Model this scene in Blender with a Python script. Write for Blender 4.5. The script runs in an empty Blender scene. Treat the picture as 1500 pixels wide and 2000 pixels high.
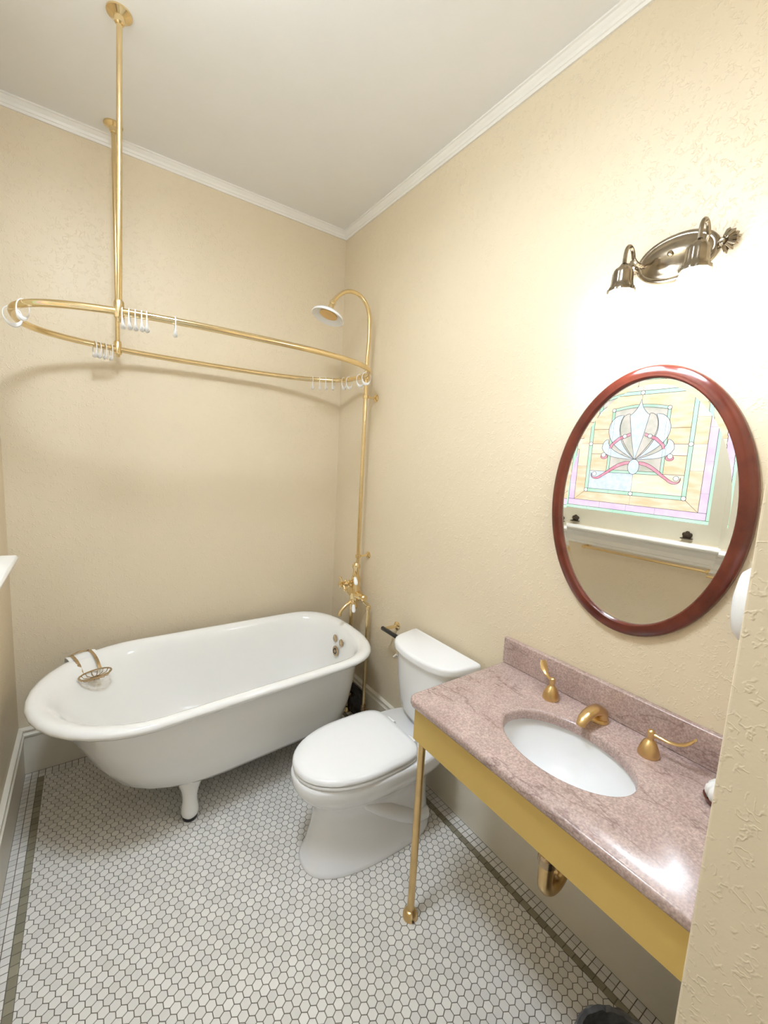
import bpy, bmesh, math, random
from mathutils import Vector, Matrix
random.seed(7)
PI = math.pi
sc = bpy.context.scene
COL = sc.collection

# ------------------------------------------------------------------ camera
YAW, PITCH, ROLL, FPX = -0.6153, 1.4442, 0.0541, 820.2
CAM = Vector((-1.3281, -2.4319, 1.575))
RM = (Matrix.Rotation(YAW, 3, 'Z') @ Matrix.Rotation(PITCH, 3, 'X') @ Matrix.Rotation(ROLL, 3, 'Z'))
cd = bpy.data.cameras.new('camera')
cam = bpy.data.objects.new('camera', cd)
COL.objects.link(cam)
cam.matrix_world = Matrix.Translation(CAM) @ RM.to_4x4()
cd.sensor_fit = 'HORIZONTAL'
cd.sensor_width = 36.0
cd.lens = FPX / 1500.0 * 36.0
cd.clip_start = 0.02
sc.camera = cam

def project(p):
    q = RM.transposed() @ (Vector(p) - CAM)
    if q.z > -0.02:
        return None
    return (750 + FPX * q.x / -q.z, 1000 - FPX * q.y / -q.z, -q.z)

# ------------------------------------------------------------------ world, light, exposure
w = bpy.data.worlds.new('world')
sc.world = w
w.use_nodes = True
w.node_tree.nodes['Background'].inputs[0].default_value = (0.90, 0.96, 1.0, 1)
w.node_tree.nodes['Background'].inputs[1].default_value = 0.6
SCONCE = 11.5
WINDOW = 0.76
FILL_LAMP = 66.0  # strength of the fill light added out of view
sc.view_settings.view_transform = 'Standard'
sc.view_settings.look = 'None'
sc.view_settings.gamma = 1.0
sc.view_settings.use_curve_mapping = False
sc.view_settings.exposure = 0.44

# ------------------------------------------------------------------ materials
def nd(nt, t, x=0, y=0, **kw):
    n = nt.nodes.new(t)
    n.location = (x, y)
    for k, v in kw.items():
        setattr(n, k, v)
    return n

def mat(name, col, rough=0.5, metal=0.0, vary=0.0, vscale=6.0, bump=0.0, bscale=60.0, coat=0.0, ior=1.45,
        col2=None, spec=0.5):
    """principled surface; its colour drifts by a noise and its relief comes from a second one"""
    m = bpy.data.materials.new(name)
    m.use_nodes = True
    nt = m.node_tree
    b = nt.nodes['Principled BSDF']
    b.inputs['Base Color'].default_value = (*col, 1)
    b.inputs['Roughness'].default_value = rough
    b.inputs['Metallic'].default_value = metal
    b.inputs['IOR'].default_value = ior
    b.inputs['Coat Weight'].default_value = coat
    b.inputs['Specular IOR Level'].default_value = spec
    tc = nd(nt, 'ShaderNodeTexCoord', -900, 0)
    nz = nd(nt, 'ShaderNodeTexNoise', -700, 0)
    nz.inputs['Scale'].default_value = vscale
    nz.inputs['Detail'].default_value = 4
    nt.links.new(tc.outputs['Object'], nz.inputs['Vector'])
    rp = nd(nt, 'ShaderNodeValToRGB', -500, 0)
    c2 = col2 if col2 else tuple(c * (1 - vary) for c in col)
    rp.color_ramp.elements[0].position = 0.3
    rp.color_ramp.elements[1].position = 0.7
    rp.color_ramp.elements[0].color = (*c2, 1)
    rp.color_ramp.elements[1].color = (*col, 1)
    nt.links.new(nz.outputs[0], rp.inputs[0])
    nt.links.new(rp.outputs[0], b.inputs['Base Color'])
    if bump > 0:
        n2 = nd(nt, 'ShaderNodeTexNoise', -700, -300)
        n2.inputs['Scale'].default_value = bscale
        n2.inputs['Detail'].default_value = 3
        nt.links.new(tc.outputs['Object'], n2.inputs['Vector'])
        bp = nd(nt, 'ShaderNodeBump', -300, -300)
        bp.inputs['Strength'].default_value = bump
        bp.inputs['Distance'].default_value = 0.002
        nt.links.new(n2.outputs[0], bp.inputs['Height'])
        nt.links.new(bp.outputs[0], b.inputs['Normal'])
    return m

def wallpaper(name, col):
    """cream paint over paper embossed with small sprigs"""
    m = mat(name, col, rough=0.42, vary=0.03, vscale=2.0)
    nt = m.node_tree
    b = nt.nodes['Principled BSDF']
    geo = nd(nt, 'ShaderNodeNewGeometry', -1700, -500)
    nz = nd(nt, 'ShaderNodeTexNoise', -1500, -700)
    nz.inputs['Scale'].default_value = 70
    nz.inputs['Detail'].default_value = 1.5
    nt.links.new(geo.outputs['Position'], nz.inputs['Vector'])
    sb = nd(nt, 'ShaderNodeMath', -1300, -500, operation='SUBTRACT')
    sb.inputs[1].default_value = 0.5
    nt.links.new(nz.outputs[0], sb.inputs[0])
    ab = nd(nt, 'ShaderNodeMath', -1150, -500, operation='ABSOLUTE')
    nt.links.new(sb.outputs[0], ab.inputs[0])
    mr = nd(nt, 'ShaderNodeMapRange', -900, -500)
    mr.interpolation_type = 'SMOOTHSTEP'
    mr.inputs[1].default_value = 0.075
    mr.inputs[2].default_value = 0.0
    nt.links.new(ab.outputs[0], mr.inputs[0])
    cl = nd(nt, 'ShaderNodeTexNoise', -1100, -800)
    cl.inputs['Scale'].default_value = 38
    nt.links.new(geo.outputs['Position'], cl.inputs['Vector'])
    m2 = nd(nt, 'ShaderNodeMapRange', -900, -800)
    m2.interpolation_type = 'SMOOTHSTEP'
    m2.inputs[1].default_value = 0.47
    m2.inputs[2].default_value = 0.60
    nt.links.new(cl.outputs[0], m2.inputs[0])
    mu = nd(nt, 'ShaderNodeMath', -700, -600, operation='MULTIPLY')
    nt.links.new(mr.outputs[0], mu.inputs[0])
    nt.links.new(m2.outputs[0], mu.inputs[1])
    fn = nd(nt, 'ShaderNodeTexNoise', -900, -1100)
    fn.inputs['Scale'].default_value = 160
    nt.links.new(geo.outputs['Position'], fn.inputs['Vector'])
    ad = nd(nt, 'ShaderNodeMath', -500, -700, operation='MULTIPLY_ADD')
    ad.inputs[1].default_value = 0.18
    nt.links.new(fn.outputs[0], ad.inputs[0])
    nt.links.new(mu.outputs[0], ad.inputs[2])
    bp = nd(nt, 'ShaderNodeBump', -300, -500)
    bp.inputs['Strength'].default_value = 0.4
    bp.inputs['Distance'].default_value = 0.0022
    nt.links.new(ad.outputs[0], bp.inputs['Height'])
    nt.links.new(bp.outputs[0], b.inputs['Normal'])
    return m

def tile_mat(name, col, spread=0.08, rough=0.35):
    m = bpy.data.materials.new(name)
    m.use_nodes = True
    nt = m.node_tree
    b = nt.nodes['Principled BSDF']
    b.inputs['Roughness'].default_value = rough
    oi = nd(nt, 'ShaderNodeObjectInfo', -900, 0)
    ge = nd(nt, 'ShaderNodeNewGeometry', -900, -300)
    ad = nd(nt, 'ShaderNodeMath', -700, 0, operation='ADD')
    fr = nd(nt, 'ShaderNodeMath', -550, 0, operation='FRACT')
    nt.links.new(oi.outputs['Random'], ad.inputs[0])
    nt.links.new(ge.outputs['Random Per Island'], ad.inputs[1])
    nt.links.new(ad.outputs[0], fr.inputs[0])
    rp = nd(nt, 'ShaderNodeValToRGB', -400, 0)
    rp.color_ramp.elements[0].color = (*[c * (1 - 2 * spread) for c in col], 1)
    rp.color_ramp.elements[1].color = (*[min(1, c * (1 + spread)) for c in col], 1)
    nt.links.new(fr.outputs[0], rp.inputs[0])
    nt.links.new(rp.outputs[0], b.inputs['Base Color'])
    return m

def glass_pane_mat(name, col, col2, strength=1.0, streak=True, scale=9):
    """stained glass lit from behind by daylight"""
    m = bpy.data.materials.new(name)
    m.use_nodes = True
    nt = m.node_tree
    b = nt.nodes['Principled BSDF']
    ge = nd(nt, 'ShaderNodeNewGeometry', -1100, 0)
    mp = nd(nt, 'ShaderNodeMapping', -900, 0)
    mp.inputs['Scale'].default_value = (1, 1, 3.5 if streak else 1)
    nz = nd(nt, 'ShaderNodeTexNoise', -700, 0)
    nz.inputs['Scale'].default_value = scale
    nz.inputs['Detail'].default_value = 3
    nt.links.new(ge.outputs['Position'], mp.inputs['Vector'])
    nt.links.new(mp.outputs[0], nz.inputs['Vector'])
    rp = nd(nt, 'ShaderNodeValToRGB', -500, 0)
    rp.color_ramp.elements[0].position = 0.35
    rp.color_ramp.elements[1].position = 0.65
    rp.color_ramp.elements[0].color = (*col, 1)
    rp.color_ramp.elements[1].color = (*col2, 1)
    nt.links.new(nz.outputs[0], rp.inputs[0])
    nt.links.new(rp.outputs[0], b.inputs['Emission Color'])
    b.inputs['Emission Strength'].default_value = strength
    b.inputs['Base Color'].default_value = (*[c * 0.3 for c in col], 1)
    b.inputs['Roughness'].default_value = 0.15
    return m

def emit_mat(name, col, s):
    m = bpy.data.materials.new(name)
    m.use_nodes = True
    b = m.node_tree.nodes['Principled BSDF']
    b.inputs['Base Color'].default_value = (0.9, 0.9, 0.9, 1)
    b.inputs['Emission Color'].default_value = (*col, 1)
    b.inputs['Emission Strength'].default_value = s
    b.inputs['Roughness'].default_value = 0.3
    return m

def marble_mat():
    m = mat('rose_marble', (0.50, 0.385, 0.345), rough=0.24, vscale=9, col2=(0.41, 0.30, 0.27), coat=0.08)
    nt = m.node_tree
    b = nt.nodes['Principled BSDF']
    rp = [n for n in nt.nodes if n.type == 'VALTORGB'][0]
    ge = nd(nt, 'ShaderNodeNewGeometry', -1500, 400)
    # crystalline speckle
    sp = nd(nt, 'ShaderNodeTexNoise', -900, 700)
    sp.inputs['Scale'].default_value = 210
    sp.inputs['Detail'].default_value = 3
    nt.links.new(ge.outputs['Position'], sp.inputs['Vector'])
    sr = nd(nt, 'ShaderNodeValToRGB', -700, 700)
    sr.color_ramp.elements[0].position = 0.35
    sr.color_ramp.elements[0].color = (0.78, 0.76, 0.76, 1)
    sr.color_ramp.elements[1].position = 0.7
    sr.color_ramp.elements[1].color = (1.28, 1.26, 1.25, 1)
    nt.links.new(sp.outputs[0], sr.inputs[0])
    m1 = nd(nt, 'ShaderNodeMixRGB', -300, 500)
    m1.blend_type = 'MULTIPLY'
    m1.inputs[0].default_value = 1
    nt.links.new(rp.outputs[0], m1.inputs[1])
    nt.links.new(sr.outputs[0], m1.inputs[2])
    # dark hairline veins running along the slab
    mp = nd(nt, 'ShaderNodeMapping', -1300, 300)
    mp.inputs['Scale'].default_value = (5.0, 1.6, 5.0)
    mp.inputs['Rotation'].default_value = (0.3, 0, 0.5)
    nt.links.new(ge.outputs['Position'], mp.inputs['Vector'])
    vn = nd(nt, 'ShaderNodeTexNoise', -1100, 300)
    vn.inputs['Scale'].default_value = 1.5
    vn.inputs['Detail'].default_value = 6
    vn.inputs['Roughness'].default_value = 0.55
    nt.links.new(mp.outputs[0], vn.inputs['Vector'])
    s1 = nd(nt, 'ShaderNodeMath', -900, 300, operation='SUBTRACT')
    s1.inputs[1].default_value = 0.5
    nt.links.new(vn.outputs[0], s1.inputs[0])
    ab = nd(nt, 'ShaderNodeMath', -750, 300, operation='ABSOLUTE')
    nt.links.new(s1.outputs[0], ab.inputs[0])
    vr = nd(nt, 'ShaderNodeMapRange', -600, 300)
    vr.inputs[1].default_value = 0.0
    vr.inputs[2].default_value = 0.012
    vr.inputs[3].default_value = 0.55
    vr.inputs[4].default_value = 0.0
    nt.links.new(ab.outputs[0], vr.inputs[0])
    m2 = nd(nt, 'ShaderNodeMixRGB', -100, 400)
    m2.inputs[2].default_value = (0.16, 0.09, 0.09, 1)
    nt.links.new(vr.outputs[0], m2.inputs[0])
    nt.links.new(m1.outputs[0], m2.inputs[1])
    nt.links.new(m2.outputs[0], b.inputs['Base Color'])
    return m

M = {}
M['wall'] = wallpaper('cream_embossed_wallpaper', (0.765, 0.65, 0.47))
M['ceiling'] = mat('ceiling_paint', (0.87, 0.86, 0.845), rough=0.7, vary=0.02, bump=0.05, bscale=30)
M['trim'] = mat('white_trim_paint', (0.86, 0.83, 0.77), rough=0.35, vary=0.03)
M['base'] = mat('cream_baseboard_paint', (0.80, 0.735, 0.61), rough=0.35, vary=0.04)
M['grout'] = mat('dark_grout', (0.20, 0.175, 0.14), rough=0.9, vary=0.3, vscale=9)
M['hex'] = tile_mat('white_hex_porcelain', (0.80, 0.765, 0.715), 0.05)
M['sq'] = tile_mat('white_square_porcelain', (0.79, 0.755, 0.71), 0.06)
M['strip'] = tile_mat('olive_grey_porcelain', (0.30, 0.27, 0.19), 0.12)
M['enamel'] = mat('white_enamel', (0.90, 0.885, 0.85), rough=0.1, vary=0.02, vscale=3, coat=0.4)
M['china'] = mat('white_china', (0.86, 0.855, 0.85), rough=0.08, vary=0.01, coat=0.4)
M['seat'] = mat('white_seat_plastic', (0.88, 0.875, 0.87), rough=0.16, vary=0.01)
M['brass'] = mat('polished_brass', (0.86, 0.68, 0.39), rough=0.14, metal=1, vary=0.1, vscale=20)
M['oldbrass'] = mat('aged_brass', (0.62, 0.47, 0.30), rough=0.22, metal=1, vary=0.35, vscale=40)
M['satin'] = mat('satin_brass', (0.78, 0.56, 0.27), rough=0.3, metal=1, vary=0.15, vscale=14)
M['apron'] = mat('yellow_satin_brass', (0.74, 0.52, 0.16), rough=0.36, metal=0.55, vary=0.06, vscale=5, bump=0.1, bscale=22)
M['nickel'] = mat('antique_nickel_brass', (0.40, 0.335, 0.25), rough=0.2, metal=1, vary=0.4, vscale=30)
M['chrome'] = mat('chrome', (0.75, 0.75, 0.76), rough=0.08, metal=1, vary=0.05)
M['darkmetal'] = mat('dark_cast_metal', (0.10, 0.075, 0.055), rough=0.4, metal=0.6, vary=0.3, vscale=40)
M['black'] = mat('black_plastic', (0.018, 0.017, 0.017), rough=0.3, vary=0.2)
M['cherry'] = mat('cherry_wood', (0.155, 0.028, 0.014), rough=0.22, vscale=14, col2=(0.085, 0.014, 0.008), coat=0.4)
M['mirror'] = mat('mirror_silver', (0.92, 0.92, 0.90), rough=0.0, metal=1, vary=0.0)
M['marble'] = marble_mat()
M['plastic'] = mat('white_plastic', (0.84, 0.83, 0.81), rough=0.3, vary=0.02)
M['stone'] = mat('dark_mottled_stone', (0.05, 0.045, 0.05), rough=0.2, vscale=25, col2=(0.012, 0.009, 0.009))
M['sash'] = mat('cream_sash_paint', (0.74, 0.69, 0.55), rough=0.4, vary=0.05)
M['lead'] = mat('lead_came', (0.06, 0.07, 0.07), rough=0.5, metal=0.7, vary=0.2)
M['shade'] = emit_mat('lit_frosted_shade', (0.84, 0.95, 1.08), SCONCE)
M['bulb'] = emit_mat('lit_bulb', (0.84, 0.95, 1.08), SCONCE * 1.5)
M['fillglass'] = emit_mat('fill_lamp_diffuser', (0.82, 0.95, 1.10), FILL_LAMP)  # glowing underside of the added fill light
M['drum'] = emit_mat('fill_lamp_drum', (0.84, 0.95, 1.08), 17.0)  # glowing sides of the added fill light
M['amber'] = glass_pane_mat('amber_streaky_glass', (0.95, 0.66, 0.42), (1.0, 0.88, 0.72), WINDOW)
M['palea'] = glass_pane_mat('pale_amber_glass', (0.93, 0.88, 0.78), (1.0, 0.80, 0.56), WINDOW)
M['blue'] = glass_pane_mat('ice_blue_glass', (0.66, 0.78, 0.95), (0.86, 0.92, 1.0), WINDOW, False, 40)
M['green'] = glass_pane_mat('mint_green_glass', (0.52, 0.92, 0.66), (0.68, 0.96, 0.78), WINDOW, False, 12)
M['purple'] = glass_pane_mat('lilac_glass', (0.78, 0.60, 0.88), (0.92, 0.80, 0.95), WINDOW, False, 12)
M['pink'] = glass_pane_mat('rose_pink_glass', (0.88, 0.30, 0.42), (0.95, 0.50, 0.60), WINDOW, False, 30)
M['grey'] = glass_pane_mat('pearl_grey_glass', (0.60, 0.60, 0.52), (0.82, 0.76, 0.72), WINDOW, False, 14)
M['clear'] = glass_pane_mat('white_jewel_glass', (0.90, 0.95, 1.0), (1, 1, 1), WINDOW, False, 40)

# ------------------------------------------------------------------ mesh helpers
class MB:
    """collects vertices and faces, then links them as one mesh object"""
    def __init__(self):
        self.v = []
        self.f = []

    def add(self, vs, fs):
        o = len(self.v)
        self.v += [tuple(p) for p in vs]
        self.f += [tuple(i + o for i in f) for f in fs]
        return self

    def box(self, a, b):
        x0, y0, z0 = [min(a[i], b[i]) for i in range(3)]
        x1, y1, z1 = [max(a[i], b[i]) for i in range(3)]
        return self.add([(x0, y0, z0), (x1, y0, z0), (x1, y1, z0), (x0, y1, z0), (x0, y0, z1), (x1, y0, z1), (x1, y1, z1), (x0, y1, z1)],
                        [(0, 3, 2, 1), (4, 5, 6, 7), (0, 1, 5, 4), (1, 2, 6, 5), (2, 3, 7, 6), (3, 0, 4, 7)])

    def loft(self, rings, cap0=True, cap1=True, closed=True):
        n = len(rings[0])
        vs = [p for r in rings for p in r]
        fs = []
        for k in range(len(rings) - 1):
            for i in range(n if closed else n - 1):
                j = (i + 1) % n
                fs.append((k * n + i, k * n + j, (k + 1) * n + j, (k + 1) * n + i))
        if cap0:
            fs.append(tuple(reversed(range(n))))
        if cap1:
            fs.append(tuple(range((len(rings) - 1) * n, len(rings) * n)))
        return self.add(vs, fs)

    def tube(self, pts, r, n=12, closed=False):
        pts = [Vector(p) for p in pts]
        m = len(pts)
        rad = r if isinstance(r, (list, tuple)) else [r] * m
        tang = []
        for i in range(m):
            if closed:
                t = pts[(i + 1) % m] - pts[i - 1]
            else:
                t = pts[min(i + 1, m - 1)] - pts[max(i - 1, 0)]
            tang.append(t.normalized())
        up = Vector((0, 0, 1))
        if abs(tang[0].dot(up)) > 0.95:
            up = Vector((0, 1, 0))
        nrm = (up - tang[0] * up.dot(tang[0])).normalized()
        rings = []
        for i in range(m):
            nrm = (nrm - tang[i] * nrm.dot(tang[i])).normalized()
            bn = tang[i].cross(nrm)
            rings.append([pts[i] + (nrm * math.cos(2 * PI * k / n) + bn * math.sin(2 * PI * k / n)) * rad[i] for k in range(n)])
        if closed:
            rings.append(rings[0])
            return self.loft(rings, False, False)
        return self.loft(rings)

    def lathe(self, prof, origin, axis=(0, 0, 1), n=24, flute=0.0, nf=12):
        """prof: list of (radius, height) along axis"""
        ax = Vector(axis).normalized()
        q = ax.to_track_quat('Z', 'Y')
        o = Vector(origin)
        rings = []
        for r, h in prof:
            ring = []
            for k in range(n):
                a = 2 * PI * k / n
                rr = max(r, 1e-5) * (1 + flute * math.cos(nf * a))
                ring.append(o + q @ Vector((rr * math.cos(a), rr * math.sin(a), h)))
            rings.append(ring)
        return self.loft(rings)

    def prism(self, poly, fn, t0, t1):
        """poly in 2-d, fn(u, v, t) gives the point"""
        n = len(poly)
        a = [fn(u, v, t0) for u, v in poly]
        b = [fn(u, v, t1) for u, v in poly]
        return self.loft([a, b])

    def strip(self, pts, width_dir, w, th, up):
        """a flat bar bent along a path"""
        wd = Vector(width_dir).normalized() * (w / 2)
        rings = []
        pts = [Vector(p) for p in pts]
        for i, p in enumerate(pts):
            t = (pts[min(i + 1, len(pts) - 1)] - pts[max(0, i - 1)]).normalized()
            n = t.cross(wd).normalized() * (th / 2)
            rings.append([p + wd + n, p - wd + n, p - wd - n, p + wd - n])
        return self.loft(rings)

    def build(self, name, m, parent=None, smooth=True, angle=35, bevel=0.0, subsurf=0, recalc=True):
        me = bpy.data.meshes.new(name)
        me.from_pydata(self.v, [], self.f)
        if recalc:
            bm = bmesh.new()
            bm.from_mesh(me)
            bmesh.ops.remove_doubles(bm, verts=bm.verts, dist=1e-6)
            bmesh.ops.recalc_face_normals(bm, faces=bm.faces)
            bm.to_mesh(me)
            bm.free()
        me.materials.append(m)
        if smooth:
            me.shade_smooth()
            try:
                me.set_sharp_from_angle(angle=math.radians(angle))
            except Exception:
                pass
        o = bpy.data.objects.new(name, me)
        COL.objects.link(o)
        if parent is not None:
            attach(o, parent)
        if bevel > 0:
            md = o.modifiers.new('bevel', 'BEVEL')
            md.width = bevel
            md.segments = 3
            md.limit_method = 'ANGLE'
            md.angle_limit = math.radians(40)
        if subsurf:
            md = o.modifiers.new('sub', 'SUBSURF')
            md.levels = subsurf
            md.render_levels = subsurf
        return o

def world_of(o):
    m = Matrix.Translation(o.location)
    return m if o.parent is None else world_of(o.parent) @ o.matrix_parent_inverse @ m

def attach(o, parent):
    o.parent = parent
    o.matrix_parent_inverse = world_of(parent).inverted()

def tag(o, label, cat=None, group=None, kind=None):
    if label:
        o['label'] = label
    if cat:
        o['category'] = cat
    if group:
        o['group'] = group
    if kind:
        o['kind'] = kind
    return o

def thing(name, loc, label, cat, group=None):
    o = bpy.data.objects.new(name, None)
    o.empty_display_size = 0.05
    o.location = loc
    COL.objects.link(o)
    return tag(o, label, cat, group)

def structure(o, label, cat):
    return tag(o, label, cat, kind='structure')

def ellipse(cx, cy, a, b, n=48):
    return [(cx + a * math.cos(2 * PI * k / n), cy + b * math.sin(2 * PI * k / n)) for k in range(n)]

def bez(p0, p1, p2, p3, n=12):
    out = []
    for k in range(n + 1):
        t = k / n
        s = 1 - t
        out.append(tuple(s ** 3 * a + 3 * s * s * t * b + 3 * s * t * t * c + t ** 3 * d for a, b, c, d in zip(p0, p1, p2, p3)))
    return out

# ------------------------------------------------------------------ the room
XL, YF, ZC = -1.633, -3.35, 2.92          # left wall face, wall behind the camera, ceiling
JX, JY = -0.58, -2.2605                   # face and corner of the near wall
WU, WY = 0.46, -1.076                     # stained glass half width, centre
WZ0, WZ1 = 1.288, 2.232
OY0, OY1, OZ0, OZ1 = WY - WU - 0.075, WY + WU + 0.075, 1.175, 2.31     # opening in the left wall

structure(MB().box((XL - 0.12, 0, -0.02), (0.12, 0.12, ZC)).build('wall_back', M['wall'], smooth=False), 'cream embossed wall behind the white bathtub', 'wall')
structure(MB().box((0, YF - 0.12, -0.02), (0.12, 0, ZC)).build('wall_right', M['wall'], smooth=False), 'cream embossed wall carrying the oval mirror and the lamp', 'wall')
lw = MB()
lw.box((XL - 0.12, YF - 0.12, -0.02), (XL, OY0, ZC)).box((XL - 0.12, OY1, -0.02), (XL, 0, ZC))
lw.box((XL - 0.12, OY0, -0.02), (XL, OY1, OZ0)).box((XL - 0.12, OY0, OZ1), (XL, OY1, ZC))
structure(lw.build('wall_left', M['wall'], smooth=False), 'cream wall with the stained glass window', 'wall')
structure(MB().box((JX, YF, 0), (-0.0005, JY, ZC)).build('wall_near', M['wall'], smooth=False, bevel=0.004), 'near cream embossed wall edge at right of the vanity', 'wall')
fw = MB()
fw.box((-0.62, YF - 0.12, -0.02), (0.12, YF, ZC)).box((XL - 0.12, YF - 0.12, -0.02), (-1.5, YF, ZC)).box((-1.5, YF - 0.12, 2.1), (-0.62, YF, ZC))
structure(fw.build('wall_front', M['wall'], smooth=False), 'cream wall with the doorway behind the viewer', 'wall')
structure(MB().box((XL - 0.12, YF - 0.12, ZC), (0.12, 0.12, ZC + 0.1)).build('ceiling', M['ceiling'], smooth=False), 'plain white painted ceiling', 'ceiling')
floor = structure(MB().box((XL - 0.12, YF - 0.12, -0.08), (0.12, 0.12, -0.0016)).build('floor', M['grout'], smooth=False),
                  'white hexagon mosaic floor with an olive border strip', 'floor')

# crown moulding: a profile (distance from wall, height) run along each wall
crown = [(0, 2.879), (0.007, 2.879), (0.010, 2.888), (0.013, 2.890), (0.016, 2.900), (0.024, 2.908), (0.026, 2.912), (0.032, 2.9145), (0.032, ZC), (0, ZC)]
def run(prof, kind, a, b, mitre=1):
    """prof swept along a wall; 'back','right','left' give the side; ends are mitred by the profile depth"""
    r0, r1 = [], []
    for d, z in prof:
        if kind == 'back':
            r0.append((a + d, -d, z)); r1.append((b - d, -d, z))
        elif kind == 'right':
            r0.append((-d, a - d, z)); r1.append((-d, b, z))
        else:
            r0.append((XL + d, a - d, z)); r1.append((XL + d, b, z))
    return MB().loft([r0, r1])
structure(run(crown, 'back', XL, 0).build('trim_1', M['trim'], angle=20), 'white crown moulding above the tub wall', 'moulding')
structure(run(crown, 'right', 0, JY).build('trim_2', M['trim'], angle=20), 'white crown moulding above the mirror wall', 'moulding')
structure(run(crown, 'left', 0, YF).build('trim_3', M['trim'], angle=20), 'white crown moulding above the window wall', 'moulding')
base = [(0, 0), (0.0155, 0), (0.0155, 0.188), (0.021, 0.191), (0.0215, 0.199), (0.016, 0.203), (0.0125, 0.209), (0.012, 0.214), (0.017, 0.217), (0.0165, 0.223), (0.009, 0.228), (0, 0.230)]
structure(run(base, 'back', XL, 0).build('baseboard_back', M['base'], angle=25), 'cream baseboard behind the bathtub', 'baseboard')
structure(run(base, 'right', 0, JY).build('baseboard_right', M['base'], angle=25), 'cream baseboard behind toilet and vanity', 'baseboard')
structure(run(base, 'left', 0, YF).build('baseboard_left', M['base'], angle=25), 'cream baseboard under the window', 'baseboard')

# ------------------------------------------------------------------ stained glass window in the left wall
win = thing('window_1', (XL, WY, OZ0), 'stained glass window with a pale blue bloom, seen in the oval mirror', 'window')
win['kind'] = 'structure'
GX = XL - 0.035
def P3(u, v, t):           # u across the wall from the window's centre, v height, t towards the room
    return (GX + t, WY + u, v)
cs = MB()
cs.box((XL, OY0 - 0.09, OZ0 - 0.01), (XL + 0.022, OY0, OZ1 + 0.09)).box((XL, OY1, OZ0 - 0.01), (XL + 0.022, OY1 + 0.09, OZ1 + 0.09)).box((XL, OY0, OZ1), (XL + 0.022, OY1, OZ1 + 0.09))
cs.build('casing', M['sash'], win, smooth=False, bevel=0.003)
sl = MB()
silp = [(-0.05, 1.142), (0.078, 1.142), (0.088, 1.148), (0.092, 1.158), (0.086, 1.168), (-0.05, 1.173)]
sl.loft([[(XL + d, WY - 0.565, z) for d, z in silp], [(XL + d, WY + 0.565, z) for d, z in silp]])
sl.build('sill', M['trim'], win, bevel=0.003)
ap = [(0, 1.04), (0.014, 1.042), (0.018, 1.05), (0.016, 1.06), (0.022, 1.066), (0.022, 1.095), (0.035, 1.11), (0.05, 1.125), (0.052, 1.142), (0, 1.142)]
MB().loft([[(XL + d, WY - 0.535, z) for d, z in ap], [(XL + d, WY + 0.535, z) for d, z in ap]]).build('apron_moulding', M['trim'], win, angle=25)
fr = MB()
fr.box(P3(-WU - 0.075, OZ0, -0.02), P3(WU + 0.075, WZ0, 0.02)).box(P3(-WU - 0.075, WZ1, -0.02), P3(WU + 0.075, OZ1, 0.02))
fr.box(P3(-WU - 0.075, WZ0, -0.02), P3(-WU, WZ1, 0.02)).box(P3(WU, WZ0, -0.02), P3(WU + 0.075, WZ1, 0.02))
fr.build('sash', M['sash'], win, smooth=False)
for y in (-0.726, -1.442):     # flower-shaped sash lifts
    lf = MB()
    for k in range(5):
        a = PI / 2 + 2 * PI * k / 5
        lf.lathe([(0.001, 0), (0.013, 0.002), (0.013, 0.006), (0.006, 0.010), (0.0, 0.0105)], (GX + 0.0205, y + 0.015 * math.cos(a), 1.214 + 0.013 * math.sin(a)), (1, 0, 0), 10)
    lf.lathe([(0.014, 0.0), (0.014, 0.012), (0.0, 0.018)], (GX + 0.0205, y, 1.214), (1, 0, 0), 12)
    lf.box((GX + 0.0205, y - 0.03, 1.192), (GX + 0.045, y + 0.03, 1.197))
    lf.build('sash_lift', M['darkmetal'], win)

came = MB()
def pane(poly, m, layer=0, lead=True):
    o = MB().prism(poly, P3, -0.002 + 0.0015 * layer, 0.0015 * layer).build('glass_pane', M[m], win, smooth=False)
    if lead:
        came.tube([P3(u, v, 0.0015 * layer + 0.0005) for u, v in poly], 0.0013, 5, closed=True)
    return o
def rect(u0, v0, u1, v1):
    return [(u0, v0), (u1, v0), (u1, v1), (u0, v1)]
def frame_band(d0, d1, m, cuts_h, cuts_v):
    """border band between two insets of the glass, cut into pieces"""
    a0, a1, b0, b1 = -WU + d0, WU - d0, WZ0 + d0, WZ1 - d0
    e = d1 - d0
    us = [a0] + cuts_h + [a1]
    for i in range(len(us) - 1):
        pane(rect(us[i], b0, us[i + 1], b0 + e), m)
        pane(rect(us[i], b1 - e, us[i + 1], b1), m)
    vs = [b0 + e] + cuts_v + [b1 - e]
    for i in range(len(vs) - 1):
        pane(rect(a0, vs[i], a0 + e, vs[i + 1]), m)
        pane(rect(a1 - e, vs[i], a1, vs[i + 1]), m)
frame_band(0.0, 0.022, 'green', [-0.27, -0.08, 0.1, 0.29], [1.53, 1.76, 1.99])
frame_band(0.022, 0.066, 'purple', [-0.16, 0.02, 0.2], [1.47, 1.66, 1.86, 2.05])
IU, IV0, IV1 = 0.31, 1.43, 2.09
iu, i0, i1 = IU + 0.012, IV0 - 0.012, IV1 + 0.012
ou, o0, o1 = WU - 0.066, WZ0 + 0.066, WZ1 - 0.066
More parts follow.
